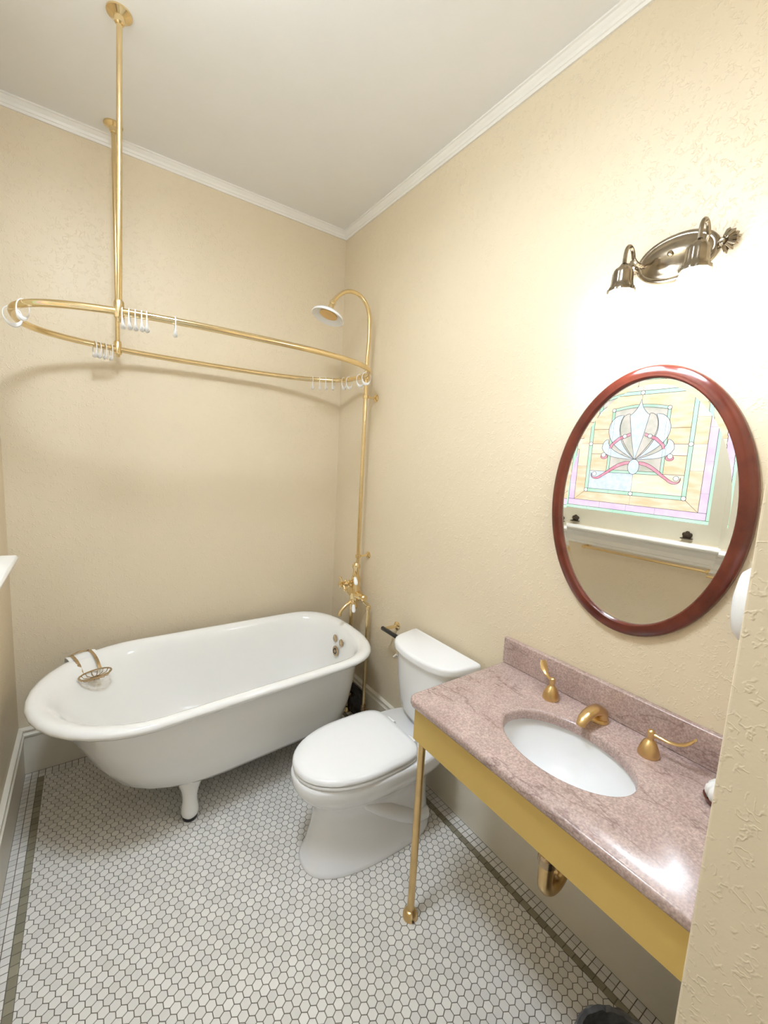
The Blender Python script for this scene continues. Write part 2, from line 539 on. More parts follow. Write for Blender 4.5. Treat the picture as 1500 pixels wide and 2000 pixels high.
# mitred amber border
for s in (-1, 1):
    pane([(0, o0), (s * ou, o0), (s * iu, i0), (0, i0)], 'amber')
    pane([(0, o1), (s * ou, o1), (s * iu, i1), (0, i1)], 'palea')
    vs = [i0, 1.60, 1.76, 1.92, i1]
    for k in range(4):
        a, b = vs[k], vs[k + 1]
        ua = ou
        lo = o0 if k == 0 else a
        hi = o1 if k == 3 else b
        pane([(s * iu, a), (s * ua, lo), (s * ua, hi), (s * iu, b)], 'amber' if k % 2 == 0 else 'palea')
# thin green frame with white jewels
g = 0.012
for s in (-1, 1):
    for a, b in ((IV0 + g, 1.605), (1.605, 1.75), (1.77, 1.93), (1.93, IV1 - g)):
        pane(rect(s * IU - g, a, s * IU + g, b), 'green')
    for a, b in ((0.012, 0.15), (0.15, IU - g)):
        for v in (IV0, IV1):
            pane(rect(s * a, v - g, s * b, v + g), 'green')
for u, v in [(s * IU, v) for s in (-1, 1) for v in (IV0, 1.76, IV1)] + [(0, IV0), (0, IV1)]:
    pane(ellipse(u, v, 0.014, 0.014, 12), 'clear', 1)
# field behind the bloom
vs = [IV0 + g, 1.57, 1.69, 1.76, 1.86, IV1 - g]
cm = ['palea', 'amber', 'palea', 'amber', 'amber']
for s in (-1, 1):
    for k in range(5):
        pane(rect(0, vs[k], s * (IU - g), vs[k + 1]), cm[k] if s < 0 or k else 'blue')
# the inner box
bx, b0, b1 = 0.17, 1.572, 1.985
arc = [(bx * (1 - 2 * k / 10), b1 + 0.022 * math.sin(PI * k / 10)) for k in range(11)]
pane([(-bx, b0), (bx, b0)] + arc, 'grey', 1)
for s in (-1, 1):
    pane(rect(s * bx - 0.009, b0, s * bx + 0.009, b1), 'green', 2)
pane(rect(-bx, b0 - 0.009, bx, b0 + 0.009), 'green', 2)
pane([(u, v + 0.009) for u, v in arc] + [(u, v - 0.009) for u, v in reversed(arc)], 'green', 2)
for s in (-1, 1):
    pane(ellipse(s * bx, b1, 0.013, 0.013, 10), 'clear', 3)
# bloom: petals fan from the foot at (0, 1.655)
F = (0.0, 1.655)
for s in (-1, 1):
    # lowest leaf
    pane(bez(F, (s * 0.10, 1.665), (s * 0.20, 1.66), (s * 0.225, 1.73), 8) + bez((s * 0.225, 1.73), (s * 0.225, 1.77), (s * 0.205, 1.79), (s * 0.185, 1.79), 6)[1:]
         + bez((s * 0.185, 1.79), (s * 0.19, 1.72), (s * 0.10, 1.69), F, 8)[1:-1], 'blue', 3)
    # outer tall leaf
    pane(bez(F, (s * 0.12, 1.72), (s * 0.20, 1.78), (s * 0.19, 1.87), 8) + bez((s * 0.19, 1.87), (s * 0.18, 1.93), (s * 0.14, 1.955), (s * 0.10, 1.95), 6)[1:]
         + bez((s * 0.10, 1.95), (s * 0.15, 1.85), (s * 0.10, 1.74), F, 10)[1:-1], 'blue', 3)
    # grey leaf inside it
    pane(bez(F, (s * 0.07, 1.74), (s * 0.15, 1.84), (s * 0.10, 1.94), 10) + bez((s * 0.10, 1.94), (s * 0.085, 1.955), (s * 0.07, 1.96), (s * 0.06, 1.955), 4)[1:]
         + [(s * 0.03, 1.80)], 'grey', 3)
    # rose band with its jewel
    pane([(s * 0.045, 1.832), (s * 0.12, 1.802), (s * 0.17, 1.755), (s * 0.172, 1.728), (s * 0.158, 1.73), (s * 0.15, 1.75), (s * 0.11, 1.785), (s * 0.045, 1.812)], 'pink', 4)
    pane(ellipse(s * 0.078, 1.81, 0.014, 0.014, 10), 'clear', 5)
    # ribbon scroll at the foot
    pane(bez((s * 0.03, 1.625), (s * 0.10, 1.62), (s * 0.14, 1.57), (s * 0.20, 1.535), 8) + bez((s * 0.20, 1.535), (s * 0.23, 1.50), (s * 0.29, 1.505), (s * 0.282, 1.555), 8)[1:]
         + bez((s * 0.275, 1.53), (s * 0.25, 1.515), (s * 0.225, 1.535), (s * 0.20, 1.553), 6) + bez((s * 0.20, 1.553), (s * 0.15, 1.59), (s * 0.10, 1.645), (s * 0.03, 1.645), 8)[1:], 'pink', 4)
    pane(ellipse(s * 0.258, 1.548, 0.016, 0.016, 10), 'clear', 5)
    # small jewel and crescent by the lowest leaf
    pane(ellipse(s * 0.205, 1.672, 0.024, 0.017, 12), 'pink', 2)
    pane(ellipse(s * 0.208, 1.683, 0.016, 0.016, 10), 'clear', 4)
# central petal
pane([F, (0.035, 1.80), (0.06, 1.945)] + bez((0.06, 1.945), (0.02, 1.98), (0.012, 2.0), (0, 2.047), 8)[1:] + bez((0, 2.047), (-0.012, 2.0), (-0.02, 1.98), (-0.06, 1.945), 8)[1:] + [(-0.035, 1.80)], 'blue', 5)
pane(ellipse(0, 1.609, 0.036, 0.05, 20), 'blue', 5)
came.build('lead_came', M['lead'], win)
MB().box((GX - 0.03, OY0 - 0.02, OZ0 - 0.02), (GX - 0.024, OY1 + 0.02, OZ1 + 0.02)).build('storm_glazing', M['lead'], win, smooth=False)

# towel bar under the window
tb = thing('towel_bar', (XL, -1.222, 1.03), 'brass towel bar under the window, seen low in the oval mirror', 'towel bar')
MB().tube([(XL + 0.06, -0.84, 1.03), (XL + 0.06, -1.605, 1.03)], 0.008, 12).build('bar', M['satin'], tb)
for y in (-0.852, -1.592):
    MB().lathe([(0.02, 0.001), (0.02, 0.006), (0.012, 0.01), (0.008, 0.02), (0.008, 0.05), (0.013, 0.055), (0.013, 0.068), (0.0, 0.072)], (XL, y, 1.03), (1, 0, 0), 16).build('bracket', M['satin'], tb)

# ------------------------------------------------------------------ bathtub
TH = 0.595
TXL, TXR = -1.555, -0.092
def tub_ring(dl, dr, dh, z, n=72):
    """outline of the tub inset by dl at the round head, dr at the tap end, dh at the sides"""
    xl, xr = TXL + dl, TXR - dr
    al = min(0.39, 0.39 + 0.25 * dl - 0.4 * dh)
    ar = 0.25
    xa, xb = xl + al, xr - ar
    out = []
    m = n // 4
    def hc(x):
        t = min(1, max(0, (x + 1.17) / 0.9))
        return (-0.474 + 0.032 * t, 0.404 - 0.034 * t - dh)
    pts = []
    for k in range(m + 1):                                   # tap end, from +y side to -y side
        a = PI / 2 - PI * k / m
        c, s = math.cos(a), math.sin(a)
        e = 2 / 2.5
        pts.append((xb + ar * abs(c) ** e, math.copysign(abs(s) ** e, s)))
    for k in range(1, m):
        pts.append((xb + (xa - xb) * k / m, -1.0))
    for k in range(m + 1):
        a = -PI / 2 - PI * k / m
        pts.append((xa + al * math.cos(a), math.sin(a)))
    for k in range(1, m):
        pts.append((xa + (xb - xa) * k / m, 1.0))
    for x, s in pts:
        c, h = hc(x)
        out.append((x, c + h * s, z))
    return out
tub = thing('bathtub', (-0.82, -0.46, 0), 'white enamelled clawfoot bathtub with a rolled rim', 'bathtub')
prof = [  # outside, from the underside up to the rim, then down the inside
    (0.60, 0.45, 0.34, 0.156), (0.44, 0.22, 0.24, 0.158), (0.345, 0.15, 0.185, 0.167), (0.29, 0.115, 0.145, 0.188), (0.25, 0.095, 0.118, 0.222), (0.20, 0.082, 0.095, 0.30),
    (0.14, 0.068, 0.072, 0.42), (0.075, 0.056, 0.055, 0.54), (0.05, 0.048, 0.046, TH - 0.030), (0.03, 0.03, 0.03, TH - 0.033), (0.012, 0.012, 0.012, TH - 0.028), (0.002, 0.002, 0.002, TH - 0.015), (0.001, 0.001, 0.001, TH - 0.006),
    (0.008, 0.008, 0.008, TH + 0.004), (0.02, 0.018, 0.018, TH + 0.008), (0.036, 0.032, 0.032, TH + 0.007), (0.055, 0.046, 0.046, TH + 0.001),
    (0.075, 0.058, 0.058, TH - 0.014), (0.10, 0.068, 0.068, TH - 0.045), (0.165, 0.085, 0.088, 0.45), (0.25, 0.10, 0.115, 0.32), (0.33, 0.125, 0.15, 0.23), (0.40, 0.16, 0.195, 0.19), (0.50, 0.23, 0.25, 0.178), (0.62, 0.45, 0.34, 0.174)]
MB().loft([tub_ring(*p) for p in prof]).build('tub_shell', M['enamel'], tub, angle=80)
def claw_foot(x, y, sx, sy):
    """leg flaring out of the tub's underside down to a claw on a ball; sx, sy point outward"""
    f = MB()
    secs = [(0.240, 0.0, 0.056, 0.030, -0.020), (0.215, 0.0, 0.062, 0.034, -0.008), (0.190, 0.0, 0.059, 0.034, 0.0), (0.165, 0.0, 0.048, 0.032, 0.006), (0.135, 0.0, 0.035, 0.029, 0.008), (0.105, 0.0, 0.030, 0.026, 0.010),
            (0.085, 0.0, 0.030, 0.026, 0.012), (0.065, 0.0, 0.034, 0.030, 0.012), (0.045, 0.0, 0.037, 0.034, 0.014), (0.028, 0.0, 0.036, 0.034, 0.014), (0.017, 0.0, 0.031, 0.030, 0.012), (0.013, 0.0, 0.024, 0.024, 0.01)]
    rings = []
    d = Vector((sx, sy, 0)).normalized()
    t = Vector((-d.y, d.x, 0))
    for z, a, w_, b, off in secs:
        c = Vector((x, y, z)) + d * off
        ring = []
        for k in range(16):
            an = 2 * PI * k / 16
            toe = 1 + (0.10 * max(0, math.cos(3 * (an))) if z < 0.08 and math.cos(an) > -0.2 else 0)
            ring.append(c + d * (b * math.cos(an) * toe) + t * (w_ * math.sin(an)))
        rings.append(ring)
    f.loft(rings)
    o = f.build('leg', M['enamel'], tub, angle=60, subsurf=1)
    c = Vector((x, y, 0)) + d * 0.010
    pad = MB().lathe([(0.028, 0.0), (0.030, 0.003), (0.030, 0.014), (0.024, 0.018)], c, (0, 0, 1), 20).build('foot_pad', M['black'], o)
    pad['label'] = 'black rubber pad under the foot'
claw_foot(-1.012, -0.655, -0.25, -1)
claw_foot(-0.44, -0.650, 0.25, -1)
claw_foot(-1.012, -0.270, -0.25, 1)
claw_foot(-0.44, -0.262, 0.25, 1)
# fittings on the tap end, inside
ox = TXR - 0.093
ov = MB().lathe([(0.030, 0.0), (0.030, 0.004), (0.024, 0.007), (0.022, 0.005), (0.0, 0.005)], (ox - 0.002, -0.408, 0.455), (-1, 0, 0.06), 24).build('overflow_plate', M['oldbrass'], tub)
sl = MB()
for k in range(8):
    a = 2 * PI * k / 8
    sl.lathe([(0.0042, 0), (0.0042, 0.002), (0, 0.0021)], (ox - 0.0072, -0.408 + 0.014 * math.cos(a), 0.4555 + 0.014 * math.sin(a)), (-1, 0, 0.06), 8)
sl.build('slot', M['black'], ov)
for y, z in ((-0.376, 0.517), (-0.448, 0.517)):
    MB().lathe([(0.021, 0.0), (0.021, 0.003), (0.018, 0.005), (0.0, 0.0055)], (ox + 0.010, y, z), (-1, 0, 0.1), 24).build('hole_cap', M['oldbrass'], tub)
MB().lathe([(0.03, 0), (0.03, 0.003), (0.02, 0.005), (0, 0.004)], (-0.42, -0.45, 0.174), (0, 0, 1), 24).build('drain', M['oldbrass'], tub)

# wire soap dish over the rim
sd = thing('soap_dish', (-1.375, -0.155, 0.60), 'aged brass wire soap dish hooked over the tub rim', 'soap dish')
T = Vector((0.92, 0.39, 0)); N = Vector((0.39, -0.92, 0)); T.normalize(); N.normalize()
RP = Vector((-1.388, -0.148, 0))
def dp(t, n, z):
    p = RP + T * t + N * n
    return (p.x, p.y, z)
pad = MB()
pp = [(-0.012, TH - 0.03), (-0.012, TH - 0.008), (-0.004, TH + 0.010), (0.012, TH + 0.0145), (0.03, TH + 0.0125), (0.05, TH + 0.003), (0.066, TH - 0.022), (0.078, TH - 0.055)]
pad.strip([dp(0, n, z) for n, z in pp], T, 0.115, 0.004, (0, 0, 1))
po = pad.build('rim_pad', M['plastic'], sd)
po['label'] = 'white rubber strip under the hooks'
for t in (-0.036, 0.036):
    hp = [(-0.014, TH - 0.01), (-0.008, TH + 0.012), (0.012, TH + 0.019), (0.032, TH + 0.016), (0.056, TH + 0.010), (0.082, TH - 0.006), (0.102, TH - 0.030), (0.108, TH - 0.038)]
    MB().strip([dp(t, n, z) for n, z in hp], T, 0.013, 0.003, (0, 0, 1)).build('hook', M['oldbrass'], sd)
MB().tube([dp(-0.036, 0.004, TH + 0.019), dp(0, 0.0, TH + 0.024), dp(0.036, 0.004, TH + 0.019)], 0.003, 8).build('cross_bar', M['oldbrass'], sd)
bk = MB()
DN, DZ = 0.146, TH - 0.038
bk.tube([dp(0.064 * math.cos(a), DN + 0.040 * math.sin(a), DZ) for a in [2 * PI * k / 32 for k in range(32)]], 0.0032, 8, closed=True)
bko = bk.build('basket_rim', M['oldbrass'], sd)
for k in range(16):
    a = 2 * PI * k / 16
    MB().tube([dp(0.064 * math.cos(a), DN + 0.040 * math.sin(a), DZ), dp(0.054 * math.cos(a), DN + 0.033 * math.sin(a), DZ - 0.014), dp(0.020 * math.cos(a), DN + 0.012 * math.sin(a), DZ - 0.018)], 0.0020, 6).build('wire', M['oldbrass'], bko)
MB().loft([[dp(0.027 * math.cos(a), DN + 0.016 * math.sin(a), z) for a in [2 * PI * k / 20 for k in range(20)]] for z in (DZ - 0.020, DZ - 0.016)]).build('basket_floor', M['oldbrass'], sd)

# ------------------------------------------------------------------ shower and tub filler
RX, RY = -0.072, -0.42
sh = thing('shower_fixture', (RX, RY, 0), 'brass shower riser with gooseneck arm, white shower head and tub filler', 'shower')
MB().tube([(RX, RY, 0.96), (RX, RY, 2.12)], 0.0105, 14).build('riser_pipe', M['brass'], sh)
pts = [(RX + 0.0, RY, 2.10), (RX + 0.005, RY, 2.20)] + bez((RX + 0.004, RY, 2.30), (RX - 0.0, RY, 2.385), (RX - 0.05, RY, 2.423), (RX - 0.105, RY, 2.423), 10) + bez((RX - 0.105, RY, 2.423), (RX - 0.155, RY, 2.423), (RX - 0.19, RY, 2.39), (RX - 0.222, RY, 2.345), 10)[1:]
MB().tube(pts, 0.0105, 14).build('gooseneck_arm', M['brass'], sh)
hd = Vector((-0.30, 0.0, -0.95)).normalized()
hc_ = Vector((RX - 0.222, RY, 2.345))
MB().lathe([(0.012, -0.004), (0.015, 0.0), (0.015, 0.010), (0.011, 0.014), (0.014, 0.022), (0.014, 0.034), (0.019, 0.040)], hc_, hd, 18).build('swivel', M['brass'], sh)
hb_ = hc_ + hd * 0.036
he = MB().lathe([(0.017, 0.0), (0.024, 0.005), (0.040, 0.016), (0.055, 0.024), (0.074, 0.030), (0.083, 0.040), (0.085, 0.047), (0.082, 0.049), (0.070, 0.040), (0.052, 0.033), (0.046, 0.031)], hb_, hd, 36).build('shower_head', M['china'], sh)
he['label'] = 'white porcelain shower head'
MB().lathe([(0.0, 0.030), (0.045, 0.031), (0.046, 0.036), (0.0, 0.038)], hb_, hd, 30).build('spray_plate', M['satin'], he)
for z in (1.905, 1.010):
    b = MB()
    b.lathe([(0.021, 0.0005), (0.021, 0.005), (0.014, 0.010), (0.006, 0.013), (0.0055, -RX - 0.012)], (0, RY + 0.0, z), (-1, 0, 0), 18)
    b.lathe([(0.014, -0.010), (0.016, -0.008), (0.016, 0.008), (0.014, 0.010)], (RX, RY, z), (0, 0, 1), 16)
    b.build('wall_bracket', M['brass'], sh)
# valve body
MB().lathe([(r * 1.3, h) for r, h in [(0.012, 0.70), (0.017, 0.715), (0.014, 0.73), (0.021, 0.75), (0.026, 0.775), (0.027, 0.80), (0.020, 0.83), (0.016, 0.85), (0.021, 0.862), (0.021, 0.88), (0.015, 0.90), (0.013, 0.93), (0.018, 0.945), (0.018, 0.958), (0.013, 0.966), (0.0105, 0.972)]], (RX - 0.008, RY, 0), (0, 0, 1), 20).build('valve_body', M['brass'], sh)
MB().lathe([(r * 1.25, h) for r, h in [(0.012, -0.105), (0.016, -0.098), (0.016, -0.080), (0.013, -0.074), (0.020, -0.05), (0.022, 0), (0.020, 0.05), (0.013, 0.074), (0.016, 0.080), (0.016, 0.098), (0.012, 0.105)]], (RX - 0.006, RY, 0.787), (0, 1, 0), 18).build('cross_barrel', M['brass'], sh)
MB().lathe([(r * 1.25, h) for r, h in [(0.013, 0.0), (0.015, 0.018), (0.018, 0.022), (0.018, 0.034), (0.010, 0.04), (0.009, 0.07), (0.014, 0.078), (0.016, 0.085), (0.010, 0.092), (0.0, 0.095)]], (RX - 0.015, RY + 0.01, 0.845), (-1, 0.12, 0.05), 18).build('diverter', M['brass'], sh)
wh = MB()
wc = Vector((RX - 0.082, RY + 0.02, 0.849))
for k in range(4):
    a = PI / 4 + PI / 2 * k
    e = wc + Vector((0, 0.040 * math.cos(a), 0.040 * math.sin(a)))
    wh.tube([wc, e], [0.008, 0.006], 8)
    wh.lathe([(0.0, -0.008), (0.006, -0.005), (0.008, 0), (0.006, 0.005), (0.0, 0.008)], e, (0, math.cos(a), math.sin(a)), 10)
wh.build('cross_handle', M['brass'], sh)
for (p, d, n) in ((Vector((RX - 0.03, RY - 0.02, 0.905)), Vector((-0.10, -0.45, -0.55)), 1), (Vector((RX - 0.028, RY - 0.015, 0.742)), Vector((-0.15, -0.4, -0.6)), 2)):
    d.normalize()
    MB().lathe([(0.012, -0.012), (0.014, 0), (0.010, 0.008), (0.008, 0.014)], p, d, 14).build('lever_hub', M['brass'], sh)
    lv = MB().lathe([(0.007, 0.012), (0.009, 0.02), (0.0115, 0.035), (0.011, 0.05), (0.007, 0.060), (0.0, 0.062)], p, d, 16).build('lever', M['china'], sh)
    lv['label'] = 'white porcelain lever'
MB().tube(bez((RX - 0.015, RY + 0.005, 0.750), (RX - 0.05, RY + 0.005, 0.728), (RX - 0.098, RY + 0.005, 0.712), (RX - 0.104, RY + 0.005, 0.668), 12), [0.012, 0.012, 0.0115, 0.0115, 0.011, 0.011, 0.0105, 0.0105, 0.010, 0.010, 0.010, 0.0115, 0.012], 14).build('spout', M['brass'], sh)
for y, s in ((-0.512, -1), (-0.328, 1)):
    p = MB()
    xx = -0.045
    p.tube([(RX - 0.006, RY + s * 0.092, 0.787), (RX - 0.004, y, 0.765), (xx - 0.006, y, 0.745), (xx, y, 0.728)], 0.009, 12)
    p.lathe([(0.010, 0.715), (0.015, 0.718), (0.015, 0.735), (0.010, 0.740)], (xx, y, 0), (0, 0, 1), 14)
    p.tube([(xx, y, 0.735), (xx, y, 0.03)], 0.0100, 12)
    p.lathe([(0.030, 0.0005), (0.030, 0.004), (0.016, 0.012), (0.0085, 0.02)], (xx, y, 0), (0, 0, 1), 18)
    po = p.build('supply_pipe', M['brass'], sh)
    v = MB().lathe([(0.013, 0.095), (0.015, 0.10), (0.015, 0.13), (0.013, 0.135)], (xx, y, 0), (0, 0, 1), 12)
    v.tube([(xx, y, 0.115), (xx - 0.0, y - 0.035, 0.115)], 0.006, 8)
    v.lathe([(0.012, 0.0), (0.014, 0.004), (0.012, 0.010), (0.0, 0.012)], (xx, y - 0.032, 0.115), (0, -1, 0), 8, 0.2, 4)
    v.build('stop_valve', M['oldbrass'], po)

# dark stone slab behind the tub's tap end
ss = MB().box((-0.036, -0.475, 0.001), (-0.0218, -0.06, 0.186)).build('stone_slab', M['stone'], smooth=False, bevel=0.002)
tag(ss, 'dark mottled stone slab against the baseboard behind the tub pipes', 'slab')

# ------------------------------------------------------------------ oval curtain rod hung from the ceiling
cr = thing('shower_curtain_rod', (-0.79, -0.40, 2.01), 'oval brass shower curtain rod hung on two ceiling poles', 'curtain rod')
RCX, RCY, RA, RB, RN = -0.813, -0.395, 0.718, 0.312, 2.7
def rod(a):
    c, s = math.cos(a), math.sin(a)
    e = 2 / RN
    x = RCX + RA * math.copysign(abs(c) ** e, c)
    y = RCY + RB * math.copysign(abs(s) ** e, s)
    return Vector((x, y, 2.000 + (-y - 0.107) * 0.034))
def even_rod(n):
    raw = [rod(2 * PI * k / 2000) for k in range(2000)]
    ln = [0]
    for k in range(2000):
        ln.append(ln[-1] + (raw[(k + 1) % 2000] - raw[k]).length)
    out, j = [], 0
    for i in range(n):
        t = ln[-1] * i / n
        while ln[j + 1] < t:
            j += 1
        out.append(raw[j])
    return out
RODP = even_rod(160)
MB().tube(RODP, 0.0125, 14, closed=True).build('oval_rail', M['brass'], cr)
poles = []
for (xt, yt), px, side in (((-1.209, -0.675), 228, -1), ((-1.202, -0.107), 228, 1)):
    cand = [p for p in RODP if (p.y < RCY) == (side < 0) and -1.35 < p.x < -1.1]
    q = min(cand, key=lambda p: abs(project(p)[0] - px))
    poles.append(q)
    po = MB().tube([(q.x, q.y, q.z - 0.005), ((q.x + xt) / 2, (q.y + yt) / 2, (q.z + ZC) / 2), (xt, yt, ZC - 0.01)], 0.0085, 12).build('ceiling_pole', M['brass'], cr)
    MB().lathe([(0.036, ZC - 0.0005), (0.036, ZC - 0.006), (0.026, ZC - 0.010), (0.016, ZC - 0.014), (0.014, ZC - 0.030), (0.010, ZC - 0.034)], (xt, yt, 0), (0, 0, 1), 24).build('ceiling_flange', M['brass'], po)
    MB().lathe([(0.013, 0.035), (0.0155, 0.030), (0.0155, -0.020), (0.009, -0.026), (0.007, -0.034), (0.0, -0.036)], (q.x, q.y, q.z), (0, 0, 1), 16).build('collar', M['brass'], po)
q = max(RODP, key=lambda p: p.x)
MB().lathe([(0.016, -0.016), (0.018, -0.012), (0.018, 0.012), (0.016, 0.016)], (RX, RY, q.z), (0, 0, 1), 16).build('riser_clamp', M['brass'], cr)

# white plastic curtain rings, each a loop thickening to a drop at the foot
def ring_mesh():
    n, m_ = 28, 8
    R = 0.029
    b = MB()
    pts, rad = [], []
    for k in range(n):
        a = 2 * PI * k / n + PI / 2
        low = 0.5 - 0.5 * math.sin(a)
        pts.append((R * 0.86 * math.cos(a), 0, R * math.sin(a) * (1.15 if math.sin(a) < 0 else 1.0)))
        rad.append(0.0017 + 0.0068 * low ** 6)
    b.tube(pts, rad, m_, closed=True)
    o = b.build('curtain_ring', M['plastic'])
    return o
proto = ring_mesh()
used = [False]
def put_ring(px, side, label, tilt=0.0, twist=0.0):
    cand = []
    for i, p in enumerate(RODP):
        s = -1 if p.y < RCY else 1
        if s == side:
            cand.append((abs(project(p)[0] - px), i))
    i = min(cand)[1]
    # refine between samples
    best = None
    for k in range(-20, 21):
        f = i + k / 20
        a, b = RODP[int(math.floor(f)) % 160], RODP[(int(math.floor(f)) + 1) % 160]
        p = a.lerp(b, f - math.floor(f))
        d = abs(project(p)[0] - px)
        if best is None or d < best[0]:
            best = (d, p, (b - a).normalized())
    _, p, t = best
    o = proto if not used[0] else proto.copy()
    if used[0]:
        COL.objects.link(o)
    used[0] = True
    yv = t.normalized()
    zv = Vector((0, 0, 1))
    xv = yv.cross(zv).normalized()
    zv = xv.cross(yv)
    m = Matrix((xv, yv, zv)).transposed().to_4x4()
    hang = 0.0125 - 0.029 + 0.0019
    o.matrix_world = Matrix.Translation(p + Vector((0, 0, hang))) @ m @ Matrix.Rotation(tilt, 4, 'Y') @ Matrix.Rotation(twist, 4, 'Z')
    tag(o, label, 'curtain ring', 'white shower curtain rings on the oval rod')
    return o
ordn = ['first', 'second', 'third', 'fourth', 'fifth', 'sixth', 'seventh', 'eighth']
put_ring(20, -1, 'white curtain ring at the far left tip of the oval rod, outer one', 0.2)
put_ring(44, -1, 'white curtain ring near the left tip of the oval rod, inner one', -0.2, 0.3)
for k, px in enumerate((240, 253, 265, 277, 287)):
    put_ring(px, -1, 'white curtain ring on the near rail, %s right of the front ceiling pole' % ordn[k], random.uniform(-0.1, 0.1))
put_ring(342, -1, 'lone white curtain ring on the near rail, apart from the five by the pole')
for k, px in enumerate((185, 194, 205, 217)):
    put_ring(px, 1, 'white curtain ring on the far rail left of the rear pole, %s from left' % ordn[k], random.uniform(-0.1, 0.1))
for k, px in enumerate((611, 625, 637, 651, 672, 682)):
    put_ring(px, 1, 'white curtain ring bunched on the far rail before the riser, %s from left' % ordn[k], random.uniform(-0.1, 0.1))
put_ring(708, 1, 'white curtain ring at the right bend of the oval rod, far side')
put_ring(716, -1, 'white curtain ring at the right bend of the oval rod, near side', 0.1)

# ------------------------------------------------------------------ toilet
TY = -1.122
wc = thing('toilet', (-0.36, TY, 0), 'white two-piece toilet with closed lid between tub and vanity', 'toilet')
def egg(xf, xb, hw, z, n=48, back=3.2, front=2.15):
    """outline with a round front (towards -x) and a squarer back"""
    xm = xb + (xf - xb) * 0.42
    out = []
    for k in range(n):
        a = 2 * PI * k / n
        c, s = math.cos(a), math.sin(a)
        p = back if c > 0 else front
        e = 2 / p
        x = xm + (abs(xb - xm) if c > 0 else -abs(xf - xm)) * abs(c) ** e
        out.append((x, TY + hw * math.copysign(abs(s) ** e, s), z))
    return out
secs = [(-0.700, -0.12, 0.148, 0.0), (-0.702, -0.12, 0.150, 0.008), (-0.696, -0.12, 0.146, 0.018), (-0.676, -0.125, 0.128, 0.07), (-0.660, -0.13, 0.116, 0.14), (-0.652, -0.13, 0.112, 0.20),
        (-0.66, -0.12, 0.122, 0.25), (-0.69, -0.09, 0.150, 0.285), (-0.722, -0.06, 0.172, 0.315), (-0.738, -0.045, 0.182, 0.345), (-0.742, -0.04, 0.185, 0.375), (-0.738, -0.04, 0.183, 0.388), (-0.725, -0.045, 0.175, 0.392)]
MB().loft([egg(*s, front=2.4) for s in secs]).build('bowl', M['china'], wc, angle=60)
for s in (-1, 1):
    tw = MB()
    pts = [(-0.52, TY + s * 0.088, 0.27), (-0.42, TY + s * 0.094, 0.20), (-0.32, TY + s * 0.096, 0.13), (-0.24, TY + s * 0.100, 0.075), (-0.17, TY + s * 0.10, 0.06)]
    tw.tube(pts, [0.02, 0.034, 0.038, 0.036, 0.03], 14)
    tw.build('trapway', M['china'], wc, angle=80)
    MB().lathe([(0.014, 0.0), (0.013, 0.010), (0.007, 0.017), (0, 0.018)], (-0.32, TY + s * 0.134, 0.012), (0, 0, 1), 14).build('bolt_cap', M['china'], wc)
so = [(-0.728, -0.265, 0.174, 0.393), (-0.735, -0.262, 0.179, 0.397), (-0.735, -0.262, 0.179, 0.404), (-0.729, -0.265, 0.174, 0.408)]
MB().loft([egg(*s, back=5) for s in so]).build('seat', M['seat'], wc, angle=50)
ld = [(-0.731, -0.262, 0.176, 0.4095), (-0.737, -0.258, 0.180, 0.414), (-0.736, -0.258, 0.179, 0.424), (-0.728, -0.264, 0.173, 0.431), (-0.70, -0.285, 0.155, 0.4355), (-0.62, -0.33, 0.11, 0.438), (-0.5, -0.42, 0.03, 0.4385)]
MB().loft([egg(*s, back=5) for s in ld]).build('lid', M['seat'], wc, angle=50)
for s in (-1, 1):
    MB().lathe([(0.011, -0.022), (0.012, -0.02), (0.012, 0.02), (0.011, 0.022)], (-0.248, TY + s * 0.075, 0.408), (0, 1, 0), 12).build('hinge', M['seat'], wc)
def tank_ring(hw, dep, bow, z, rc=0.03, n=24, xb=-0.022):
    """D-shaped outline: flat back on the wall side, bowed front"""
    out = [(xb, TY - hw, z), (xb, TY + hw, z)]
    out = []
    for k in range(5):
        out.append((xb, TY - hw + 2 * hw * k / 4, z))
    for k in range(n + 1):
        t = 1 - 2 * k / n
        e = (1 - abs(t) ** 8) ** 0.5 if abs(t) < 1 else 0
        x = xb - 0.02 - (dep - 0.02 + bow * (1 - t * t)) * (e if abs(t) < 1 else 0)
        out.append((x, TY + hw * t, z))
    return out
tk = [tank_ring(0.135, 0.09, 0.03, 0.393), tank_ring(0.150, 0.105, 0.035, 0.40), tank_ring(0.172, 0.115, 0.04, 0.43), tank_ring(0.186, 0.125, 0.042, 0.48), tank_ring(0.196, 0.135, 0.044, 0.58), tank_ring(0.203, 0.142, 0.046, 0.712)]
MB().loft(tk).build('tank', M['china'], wc, angle=50)
tl = [tank_ring(0.205, 0.144, 0.046, 0.7125), tank_ring(0.214, 0.152, 0.048, 0.717), tank_ring(0.216, 0.154, 0.048, 0.738), tank_ring(0.213, 0.150, 0.048, 0.747), tank_ring(0.206, 0.142, 0.047, 0.7505)]
MB().loft(tl).build('tank_lid', M['china'], wc, angle=50)
fh = MB()
fh.lathe([(0.013, 0), (0.013, 0.006), (0.009, 0.010), (0.007, 0.018)], (-0.128, TY + 0.198, 0.640), (-0.2, 1, 0), 14)
fh.tube([(-0.122, TY + 0.210, 0.642), (-0.132, TY + 0.211, 0.639), (-0.144, TY + 0.210, 0.632), (-0.150, TY + 0.209, 0.626)], [0.008, 0.007, 0.008, 0.009], 10)
fo = fh.build('flush_lever', M['chrome'], wc)
fo['label'] = 'chrome flush lever'

